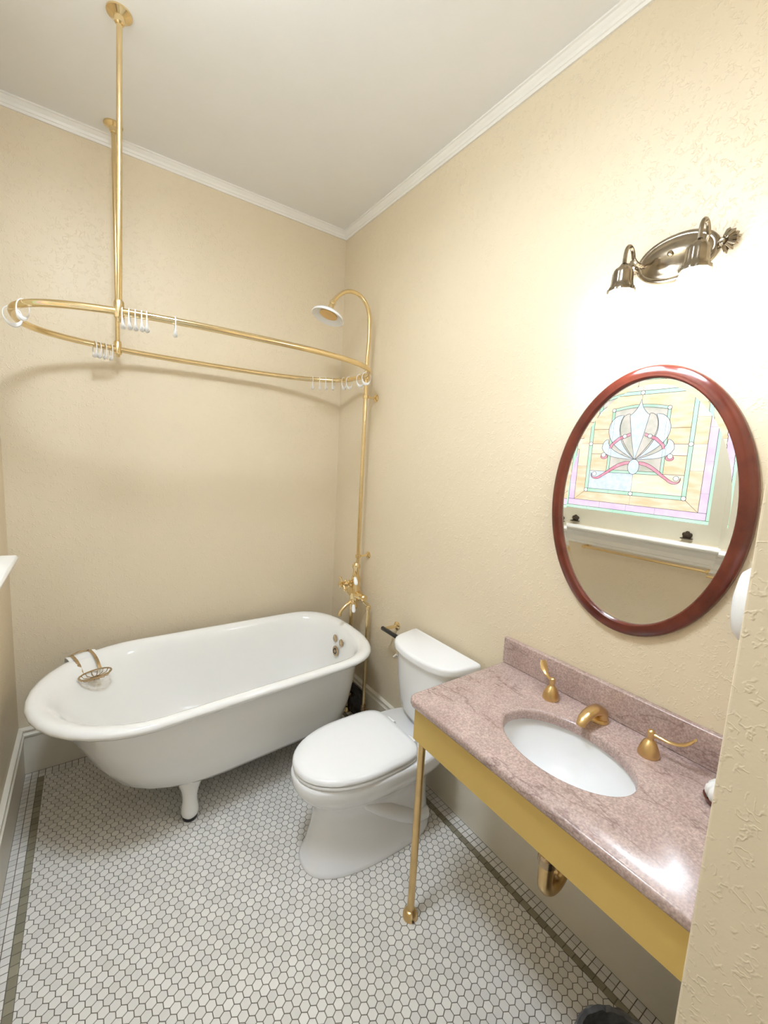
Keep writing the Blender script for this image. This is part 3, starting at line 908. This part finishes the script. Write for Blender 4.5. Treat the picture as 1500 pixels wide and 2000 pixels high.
# toilet paper holder on the wall between tub and toilet
tp = thing('toilet_paper_holder', (0, -0.73, 0.69), 'brass toilet paper holder with black roller beside the toilet tank', 'paper holder')
MB().lathe([(0.023, 0.0005), (0.023, 0.005), (0.016, 0.010), (0.011, 0.012), (0.010, 0.018)], (0, -0.735, 0.692), (-1, 0, 0), 20).build('wall_flange', M['brass'], tp)
MB().lathe([(0.009, 0.012), (0.009, 0.082), (0.0, 0.083)], (0, -0.735, 0.692), (-1, 0, 0), 16).build('arm', M['brass'], tp)
ro = MB().tube([(-0.088, -0.717, 0.692), (-0.088, -0.722, 0.692), (-0.088, -0.86, 0.692), (-0.088, -0.867, 0.692)], [0.008, 0.011, 0.011, 0.008], 14).build('roller', M['black'], tp)
ro['label'] = 'black roller bar'

# ------------------------------------------------------------------ vanity
CZ, CT = 0.812, 0.030
CXF, CYL, CYR = -0.497, -1.440, JY + 0.001
SKX, SKY, SKA, SKB = -0.270, -1.862, 0.128, 0.182      # bowl opening: centre, half size across and along
va = thing('vanity_console', (-0.25, -1.85, 0), 'rose marble vanity top on a yellow brass apron and slim leg', 'vanity')
def counter_outline(inset):
    x0, y0, y1 = CXF + inset, CYL - inset, CYR
    r = 0.035 - inset * 0.5
    pts = [(-0.002, y1), (-0.002, y0)]
    for k in range(9):
        a = PI / 2 + PI / 2 * k / 8
        pts.append((x0 + r + r * math.cos(a), y0 - r + r * math.sin(a)))
    pts.append((x0, y1))
    return pts
def slab_with_hole(outer, inner, z):
    """one flat face with a hole, by bmesh fill"""
    bm = bmesh.new()
    def loop(pts):
        vs = [bm.verts.new((x, y, z)) for x, y in pts]
        return [bm.edges.new((vs[i], vs[(i + 1) % len(vs)])) for i in range(len(vs))]
    e = loop(outer) + loop(inner)
    bmesh.ops.triangle_fill(bm, edges=e, use_beauty=True)
    vs = [tuple(v.co) for v in bm.verts]
    bm.verts.index_update()
    fs = [tuple(v.index for v in f.verts) for f in bm.faces]
    bm.free()
    return vs, fs
NS = 56
def hole(g):
    return [(SKX + (SKA + g) * math.cos(2 * PI * k / NS), SKY + (SKB + g) * math.sin(2 * PI * k / NS)) for k in range(NS)]
ct = MB()
ct.add(*slab_with_hole(counter_outline(0.010), hole(0.010), CZ))
ed = [(0.010, 0.0), (0.004, -0.002), (0.001, -0.006), (0.0, -0.011), (0.0, -0.020), (0.003, -0.027), (0.008, -CT)]
ct.loft([[(x, y, CZ + dz) for x, y in counter_outline(i)] for i, dz in ed], False, False, closed=True)
hd_ = [(0.010, 0.0), (0.005, -0.0015), (0.002, -0.005), (0.0, -0.010), (0.0, -CT)]
ct.loft([[(x, y, CZ + dz) for x, y in hole(g)] for g, dz in hd_], False, False)
ct.add(*slab_with_hole(counter_outline(0.008), hole(0.0), CZ - CT))
ct.build('countertop', M['marble'], va, angle=40)
MB().box((-0.022, CYL - 0.001, CZ + 0.0005), (-0.0015, CYR, CZ + 0.100)).build('backsplash', M['marble'], va, smooth=False, bevel=0.003)
bs = [(0.010, -0.0005), (0.006, -0.012), (0.0, -0.030), (-0.012, -0.06), (-0.035, -0.10), (-0.065, -0.128), (-0.095, -0.140), (-0.115, -0.143)]
bas = MB()
bas.loft([[(x, y, CZ - CT + dz) for x, y in hole(g + 0.004)] for g, dz in bs], False, True)
bas.build('basin', M['china'], va, angle=80)
MB().lathe([(0.024, 0), (0.024, 0.002), (0.018, 0.004), (0.0, 0.003)], (SKX + 0.02, SKY, CZ - CT - 0.1428), (0, 0, 1), 20).build('basin_drain', M['brass'], va)
MB().box((CXF + 0.020, CYL - 0.022, 0.664), (CXF + 0.028, CYR, CZ - CT - 0.0005)).build('apron', M['apron'], va, smooth=False, bevel=0.002)
MB().box((CXF + 0.0285, CYL - 0.030, 0.664), (-0.003, CYL - 0.022, CZ - CT - 0.0005)).build('side_apron', M['apron'], va, smooth=False, bevel=0.002)
lx, ly = -0.456, -1.487
lg = MB().tube([(lx, ly, 0.01), (lx, ly, CZ - CT - 0.001)], 0.0125, 18).build('leg', M['satin'], va)
MB().lathe([(0.026, 0.0005), (0.026, 0.012), (0.023, 0.020), (0.018, 0.026), (0.013, 0.029)], (lx, ly, 0), (0, 0, 1), 22).build('foot_flange', M['satin'], lg)
MB().lathe([(0.0042, 0), (0.0042, 0.003), (0.0, 0.0032)], (lx - 0.008, ly - 0.0255, 0.009), (-0.3, -1, 0), 10).build('set_screw', M['darkmetal'], lg)

# brass drain trap under the bowl
dt = thing('drain_trap', (-0.25, SKY, 0.36), 'brass drain trap hanging below the vanity apron', 'drain pipe')
tx = SKX - 0.022
MB().tube([(tx, SKY, 0.638), (tx, SKY, 0.46)], 0.017, 16).build('tailpiece', M['satin'], dt)
MB().lathe([(0.022, 0.0), (0.026, 0.004), (0.026, 0.026), (0.021, 0.032)], (tx, SKY, 0.455), (0, 0, 1), 12).build('slip_nut', M['oldbrass'], dt)
ub = [(tx, SKY, 0.470)] + [(tx + 0.045 - 0.045 * math.cos(a), SKY, 0.405 - 0.045 * math.sin(a)) for a in [PI * k / 12 for k in range(13)]] + [(tx + 0.09, SKY, 0.47)]
MB().tube(ub, 0.021, 18).build('u_bend', M['satin'], dt)
MB().tube(bez((tx + 0.09, SKY, 0.46), (tx + 0.09, SKY, 0.51), (tx + 0.10, SKY, 0.515), (tx + 0.14, SKY, 0.515), 8) + [(-0.004, SKY, 0.515)], 0.017, 16).build('wall_arm', M['satin'], dt)
MB().lathe([(0.035, 0.001), (0.035, 0.004), (0.018, 0.012)], (0, SKY, 0.515), (-1, 0, 0), 20).build('escutcheon', M['satin'], dt)

# widespread faucet
fa = thing('sink_faucet', (-0.07, SKY, CZ), 'satin brass widespread faucet with two wing levers', 'faucet')
def fbell(x, y):
    return MB().lathe([(0.026, 0.0005), (0.027, 0.004), (0.026, 0.010), (0.022, 0.024), (0.016, 0.038), (0.010, 0.044), (0.008, 0.047), (0.008, 0.052), (0.0095, 0.054), (0.0095, 0.068), (0.007, 0.072), (0, 0.073)], (x, y, CZ), (0, 0, 1), 26)
def lever(x, y, d, k_=1.0):
    d = Vector(d).normalized()
    o = Vector((x, y, CZ + 0.062))
    side = Vector((-d.y, d.x, 0))
    path = [(0.0, 0.0, 0.006, 0.006), (0.02, -0.001, 0.005, 0.0045), (0.04, -0.001, 0.006, 0.004), (0.058, 0.004, 0.0085, 0.0035), (0.074, 0.014, 0.013, 0.004), (0.086, 0.028, 0.0135, 0.004), (0.092, 0.038, 0.009, 0.003)]
    path = [(t * k_, h, wd, th) for t, h, wd, th in path]
    rings = []
    for i, (t, h, wd, th) in enumerate(path):
        a, b = path[max(0, i - 1)], path[min(len(path) - 1, i + 1)]
        tg = (d * (b[0] - a[0]) + Vector((0, 0, b[1] - a[1]))).normalized()
        nn = tg.cross(side).normalized()
        c = o + d * t + Vector((0, 0, h))
        rings.append([c + side * (wd * math.cos(2 * PI * k / 12)) + nn * (th * math.sin(2 * PI * k / 12)) for k in range(12)])
    return MB().loft(rings)
for x, y, d, k_ in ((-0.088, -1.697, (0.46, 0.88, 0), 0.75), (-0.098, -2.003, (0.05, -1, 0), 1.05)):
    h = fbell(x, y).build('handle', M['satin'], fa, angle=50)
    lever(x, y, d, k_).build('wing_lever', M['satin'], h, angle=60)
FX, FY = -0.072, -1.846
spt = [((FX + 0.012, FY), 0.006, 0.026, 0.022), ((FX + 0.010, FY), 0.026, 0.025, 0.022), ((FX - 0.005, FY), 0.038, 0.022, 0.016), ((FX - 0.035, FY), 0.043, 0.020, 0.012), ((FX - 0.062, FY), 0.041, 0.018, 0.011), ((FX - 0.082, FY), 0.034, 0.016, 0.011), ((FX - 0.092, FY), 0.024, 0.014, 0.011), ((FX - 0.094, FY), 0.016, 0.013, 0.011)]
rings = []
for i, ((x, y), h, wd, th) in enumerate(spt):
    a, b = spt[max(0, i - 1)], spt[min(len(spt) - 1, i + 1)]
    tg = Vector((b[0][0] - a[0][0], 0, b[1] - a[1])).normalized()
    side = Vector((0, 1, 0))
    nn = tg.cross(side).normalized()
    c = Vector((x, y, CZ + h))
    rings.append([c + side * (wd * math.cos(2 * PI * k / 16)) + nn * (th * math.sin(2 * PI * k / 16)) for k in range(16)])
MB().loft(rings).build('spout', M['satin'], fa, angle=60)
MB().lathe([(0.029, 0.0005), (0.029, 0.004), (0.026, 0.010)], (FX + 0.010, FY, CZ), (0, 0, 1), 24).build('spout_base', M['satin'], fa)

# ------------------------------------------------------------------ oval mirror
MY, MZ, MA, MBV = -1.853, 1.482, 0.274, 0.396
mi = thing('oval_mirror', (0, MY, MZ - MBV), 'oval wall mirror in a dark cherry wood frame', 'mirror')
def oval(da, x, n=96):
    return [(x, MY + (MA - da) * math.cos(2 * PI * k / n), MZ + (MBV - da) * math.sin(2 * PI * k / n)) for k in range(n)]
fpro = [(0.0, -0.001), (-0.0, -0.012), (0.002, -0.017), (0.007, -0.022), (0.026, -0.027), (0.030, -0.026), (0.032, -0.027), (0.035, -0.026), (0.037, -0.022), (0.038, -0.0115)]
MB().loft([oval(d, x) for d, x in fpro], False, False).build('frame', M['cherry'], mi, angle=50)
gl = MB()
gl.loft([oval(0.036, -0.01255), oval(0.053, -0.0121)], False, False)
gl.build('bevelled_edge', M['mirror'], mi, smooth=False)
MB().loft([oval(0.053, -0.0121), oval(0.0532, -0.0105)], True, False).build('mirror_glass', M['mirror'], mi, smooth=False)
MB().loft([oval(0.01, -0.002), oval(0.01, -0.010)], True, True).build('back_board', M['black'], mi, smooth=False)

# ------------------------------------------------------------------ two-light wall lamp
SY, SZ = -1.868, 2.158
wl = thing('wall_lamp', (0, SY, SZ - 0.06), 'two-light antique brass wall lamp with glowing frosted shades', 'wall lamp')
def oplate(a, b, x, n=48):
    return [(x, SY + a * math.cos(2 * PI * k / n), SZ + b * math.sin(2 * PI * k / n)) for k in range(n)]
MB().loft([oplate(0.100, 0.062, -0.0005), oplate(0.100, 0.062, -0.008), oplate(0.095, 0.057, -0.013), oplate(0.088, 0.051, -0.013), oplate(0.084, 0.047, -0.018), oplate(0.078, 0.042, -0.019), oplate(0.066, 0.034, -0.028), oplate(0.040, 0.020, -0.036), oplate(0.010, 0.006, -0.039)]).build('backplate', M['nickel'], wl, angle=50)
MB().lathe([(0.007, 0.036), (0.007, 0.044), (0.004, 0.049), (0, 0.051)], (0, SY, SZ), (-1, 0, 0), 14).build('finial', M['nickel'], wl)
for s in (-1, 1):
    orn = MB()
    for k in range(7):
        a = math.radians(-75 + 25 * k)
        d = Vector((0, s * math.cos(a), math.sin(a)))
        c = Vector((-0.008, SY + s * 0.108, SZ))
        orn.tube([c, c + d * 0.012 + Vector((-0.006, 0, 0)), c + d * 0.026 + Vector((-0.003, 0, 0)), c + d * 0.032], [0.003, 0.006, 0.0055, 0.001], 8)
    orn.lathe([(0.012, 0.0), (0.011, 0.012), (0.006, 0.018), (0, 0.019)], (-0.003, SY + s * 0.106, SZ), (-1, 0, 0), 14)
    orn.build('leaf_ornament', M['nickel'], wl)
for y in (-1.785, -1.960):
    s = 1 if y > SY else -1
    X = -0.112
    MB().tube(bez((-0.010, SY + s * 0.072, SZ - 0.004), (-0.055, SY + s * 0.080, SZ - 0.01), (-0.060, y, SZ + 0.005), (-0.066, y, SZ + 0.008), 8)
              + bez((-0.066, y, SZ + 0.008), (-0.075, y, SZ + 0.040), (X, y, SZ + 0.042), (X, y, SZ - 0.008), 10)[1:] + [(X, y, SZ - 0.030)], 0.0052, 10).build('arm', M['nickel'], wl)
    SZ_ = SZ
    SZ = SZ - 0.018
    MB().lathe([(0.007, SZ - 0.002), (0.012, SZ - 0.010), (0.022, SZ - 0.018), (0.025, SZ - 0.028), (0.026, SZ - 0.050), (0.029, SZ - 0.064), (0.034, SZ - 0.068), (0.034, SZ - 0.076), (0.030, SZ - 0.078)], (X, y, 0), (0, 0, 1), 48, 0.035, 12).build('socket_cup', M['nickel'], wl, angle=60)
    sp = [(0.028, -0.070), (0.031, -0.080), (0.036, -0.092), (0.043, -0.110), (0.049, -0.130), (0.053, -0.150), (0.056, -0.165), (0.062, -0.178), (0.064, -0.184), (0.063, -0.188), (0.060, -0.184), (0.052, -0.163), (0.046, -0.135), (0.038, -0.110), (0.030, -0.088)]
    rings = []
    for r, h in sp:
        fl = 0.05 * max(0, (-h - 0.14) / 0.045)
        rings.append([(X + r * (1 + fl * math.cos(12 * a)) * math.cos(a), y + r * (1 + fl * math.cos(12 * a)) * math.sin(a), SZ + h) for a in [2 * PI * k / 60 for k in range(60)]])
    so_ = MB().loft(rings, False, False).build('glass_shade', M['shade'], wl, angle=70)
    MB().lathe([(0.008, SZ - 0.078), (0.012, SZ - 0.085), (0.020, SZ - 0.105), (0.022, SZ - 0.12), (0.018, SZ - 0.137), (0.0, SZ - 0.144)], (X, y, 0), (0, 0, 1), 18).build('bulb', M['bulb'], so_)
    SZ = SZ_

# ------------------------------------------------------------------ small things at the right
ds = thing('wall_dispenser', (-0.06, -2.2, 1.19), 'white rounded plastic dispenser half hidden behind the near wall edge', 'dispenser')
DX, DY_, DZ_ = -0.085, JY, 1.285
def drg(hw, hh, y):
    return [(DX + hw * math.cos(2 * PI * k / 32), y, DZ_ + hh * math.sin(2 * PI * k / 32)) for k in range(32)]
MB().loft([drg(0.062, 0.092, JY + 0.0008), drg(0.062, 0.092, JY + 0.090), drg(0.058, 0.088, JY + 0.110), drg(0.046, 0.074, JY + 0.124), drg(0.02, 0.035, JY + 0.132)]).build('body', M['plastic'], ds, angle=60)
MB().loft([[(DX - 0.058 + 0.012 * math.cos(a) - 0.008, JY + 0.060 + 0.034 * math.sin(a), DZ_ + z) for a in [2 * PI * k / 20 for k in range(20)]] for z in (-0.04, 0.05, 0.062)]).build('cover', M['plastic'], ds)

sdh = thing('scalloped_soap', (-0.13, -2.19, CZ), 'small white scalloped soap on a brown dish at the end of the vanity', 'soap')
MB().lathe([(0.030, 0.0005), (0.036, 0.004), (0.040, 0.014), (0.037, 0.015), (0.030, 0.007), (0, 0.006)], (-0.135, -2.181, CZ), (0, 0, 1), 28).build('dish', M['cherry'], sdh)
MB().lathe([(0.0, 0.0075), (0.030, 0.0085), (0.036, 0.022), (0.035, 0.036), (0.024, 0.050), (0.008, 0.056), (0, 0.057)], (-0.135, -2.181, CZ), (0, 0, 1), 48, 0.06, 10).build('soap_cake', M['plastic'], sdh)

bn = thing('waste_bin', (-0.395, -2.148, 0), 'black waste bin with a shiny liner under the vanity', 'waste bin')
MB().lathe([(0.075, 0.0), (0.078, 0.004), (0.098, 0.262), (0.100, 0.266), (0.100, 0.272), (0.096, 0.272), (0.093, 0.26), (0.072, 0.008), (0, 0.007)], (-0.395, -2.148, 0.001), (0, 0, 1), 40).build('bin_body', M['black'], bn)
lnr = MB()
rings = []
for j, (r, z) in enumerate([(0.103, 0.225), (0.1045, 0.255), (0.104, 0.276), (0.099, 0.281), (0.091, 0.275), (0.088, 0.24), (0.078, 0.10), (0.05, 0.05)]):
    rings.append([(-0.395 + (r + random.uniform(0, 0.0022)) * math.cos(2 * PI * k / 64), -2.148 + (r + random.uniform(0, 0.0022)) * math.sin(2 * PI * k / 64), z + random.uniform(-0.003, 0.003)) for k in range(64)])
lnr.loft(rings, False, True)
M['liner'] = mat('grey_film', (0.16, 0.16, 0.165), rough=0.14, vary=0.5, vscale=40)
lnr.build('liner', M['liner'], bn, angle=30)

# fill light added above the picture's edge to brighten the room
LX, LY = -1.22, -1.50
cl = thing('fill_lamp', (LX, LY, ZC - 0.13), 'added drum-shaped fill light on the ceiling, out of view', 'fill light')
MB().lathe([(0.175, -0.001), (0.180, -0.004), (0.180, -0.135), (0.175, -0.138), (0.172, -0.130), (0.170, -0.008)], (LX, LY, ZC), (0, 0, 1), 40).build('drum', M['drum'], cl)
MB().lathe([(0.165, -0.095), (0.168, -0.105), (0.163, -0.118), (0.12, -0.126), (0.0, -0.129)], (LX, LY, ZC), (0, 0, 1), 40).build('diffuser', M['fillglass'], cl)

# ------------------------------------------------------------------ floor mosaic
bpy.context.view_layer.update()
dg = bpy.context.evaluated_depsgraph_get()
def seen(p):
    q = project(p)
    if q is None or not (0 <= q[0] <= 1500 and 0 <= q[1] <= 2000):
        return 0.0
    tgt = Vector((p[0], p[1], 0.004))
    d = tgt - CAM
    hit, loc, *_ = sc.ray_cast(dg, CAM, d.normalized(), distance=d.length)
    if hit:
        return 0.0
    return abs(d.normalized().z) / (q[2] ** 2)
TT = 0.0016
def tile_geo(poly, cx=0.0, cy=0.0):
    n = len(poly)
    mx = sum(p[0] for p in poly) / n
    my = sum(p[1] for p in poly) / n
    top = []
    for x, y in poly:
        l = math.hypot(x - mx, y - my) or 1
        k = max(0.0, 1 - 0.0007 / l)
        top.append((mx + (x - mx) * k, my + (y - my) * k))
    vs = [(x - cx, y - cy, -TT) for x, y in poly] + [(x - cx, y - cy, -0.0003) for x, y in poly] + [(x - cx, y - cy, 0.0) for x, y in top]
    fs = []
    for r in range(2):
        for i in range(n):
            j = (i + 1) % n
            fs.append((r * n + i, r * n + j, (r + 1) * n + j, (r + 1) * n + i))
    fs.append(tuple(range(2 * n, 3 * n)))
    return vs, fs
def clip(poly, ax, v, keep_less):
    out = []
    for i in range(len(poly)):
        a, b = poly[i], poly[(i + 1) % len(poly)]
        ia = (a[ax] <= v) == keep_less
        ib = (b[ax] <= v) == keep_less
        if ia:
            out.append(a)
        if ia != ib:
            t = (v - a[ax]) / (b[ax] - a[ax])
            out.append((a[0] + t * (b[0] - a[0]), a[1] + t * (b[1] - a[1])))
    return out
def area(p):
    return abs(sum(p[i][0] * p[(i + 1) % len(p)][1] - p[(i + 1) % len(p)][0] * p[i][1] for i in range(len(p)))) / 2
def lay(name, stuffname, polys, m, label):
    """the 300 that show largest are parts of the floor, the others one part"""
    sc_ = []
    for i, p in enumerate(polys):
        c = (sum(a for a, b in p) / len(p), sum(b for a, b in p) / len(p), 0.0)
        sc_.append((seen(c) * area(p), i, c))
    sc_.sort(reverse=True)
    single = [s for s in sc_[:300] if s[0] > 0]
    ids = {s[1] for s in single}
    shared = {}
    for _, i, c in single:
        p = polys[i]
        key = tuple((round(x - c[0], 5), round(y - c[1], 5)) for x, y in p)
        if key not in shared:
            vs, fs = tile_geo(p, c[0], c[1])
            me = bpy.data.meshes.new(name)
            me.from_pydata(vs, [], fs)
            me.materials.append(m)
            shared[key] = me
        o = bpy.data.objects.new(name, shared[key])
        o.location = c
        COL.objects.link(o)
        o.parent = floor
    rest = MB()
    for i, p in enumerate(polys):
        if i not in ids:
            rest.add(*tile_geo(p))
    if rest.v:
        o = rest.build(stuffname, m, floor, smooth=False, recalc=False)
        o['kind'] = 'stuff'
        o['label'] = label
HP, HA = 0.0280, 0.0256            # pitch and width across flats
HX0, HX1, HY1, HY0 = -1.5425, -0.0915, -0.0675, -3.2
hr = HA / math.sqrt(3)
hexp = [(hr * math.cos(PI / 6 + PI / 3 * k), hr * math.sin(PI / 6 + PI / 3 * k)) for k in range(6)]
polys = []
row = 0
y = HY1 + 0.01
while y > HY0:
    x = HX0 - 0.02 + (HP / 2 if row % 2 else 0)
    while x < HX1 + HP:
        if not (x > JX - 0.02 and y < JY + 0.02):
            p = [(x + a, y + b) for a, b in hexp]
            if x - HA < HX0:
                p = clip(p, 0, HX0, False)
            if p and x + HA > HX1:
                p = clip(p, 0, HX1, True)
            if p and y + HA > HY1:
                p = clip(p, 1, HY1, True)
            if len(p) >= 3 and area(p) > 6e-6:
                polys.append(p)
        x += HP
    y -= HP * math.sqrt(3) / 2
    row += 1
lay('hexagon_tile', 'far_hexagon_tiles', polys, M['hex'], 'smaller white hexagon tiles of the floor')
SP, SG = 0.0256, 0.0026
def sq(x0, y0, x1, y1):
    g_ = SG / 2
    return [(x0 + g_, y0 + g_), (x1 - g_, y0 + g_), (x1 - g_, y1 - g_), (x0 + g_, y1 - g_)]
white, grey = [], []
k = 0
yy = -0.0675
while yy > -3.1:
    for r in range(2):
        white.append(sq(XL + 0.0155 + r * 0.0250, yy - SP, XL + 0.0155 + (r + 1) * 0.0250, yy))
        if yy - SP > JY:
            white.append(sq(-0.0155 - (r + 1) * 0.0255, yy - SP, -0.0155 - r * 0.0255, yy))
    yy -= SP
yy = -0.0675
while yy > -3.1:
    grey.append(sq(XL + 0.0655, yy - 0.034, XL + 0.0905 - 0.0, yy))
    if yy - 0.034 > JY:
        grey.append(sq(-0.0915 + 0.0005, yy - 0.034, -0.0665, yy))
    yy -= 0.034
xx = XL + 0.0155
while xx + SP < -0.0155:
    for r in range(2):
        white.append(sq(xx, -0.0165 - (r + 1) * 0.0255, xx + SP, -0.0165 - r * 0.0255))
    xx += SP
lay('square_tile', 'far_square_tiles', white, M['sq'], 'smaller white square border tiles of the floor')
lay('border_tile', 'far_border_tiles', grey, M['strip'], 'smaller olive grey border tiles of the floor')
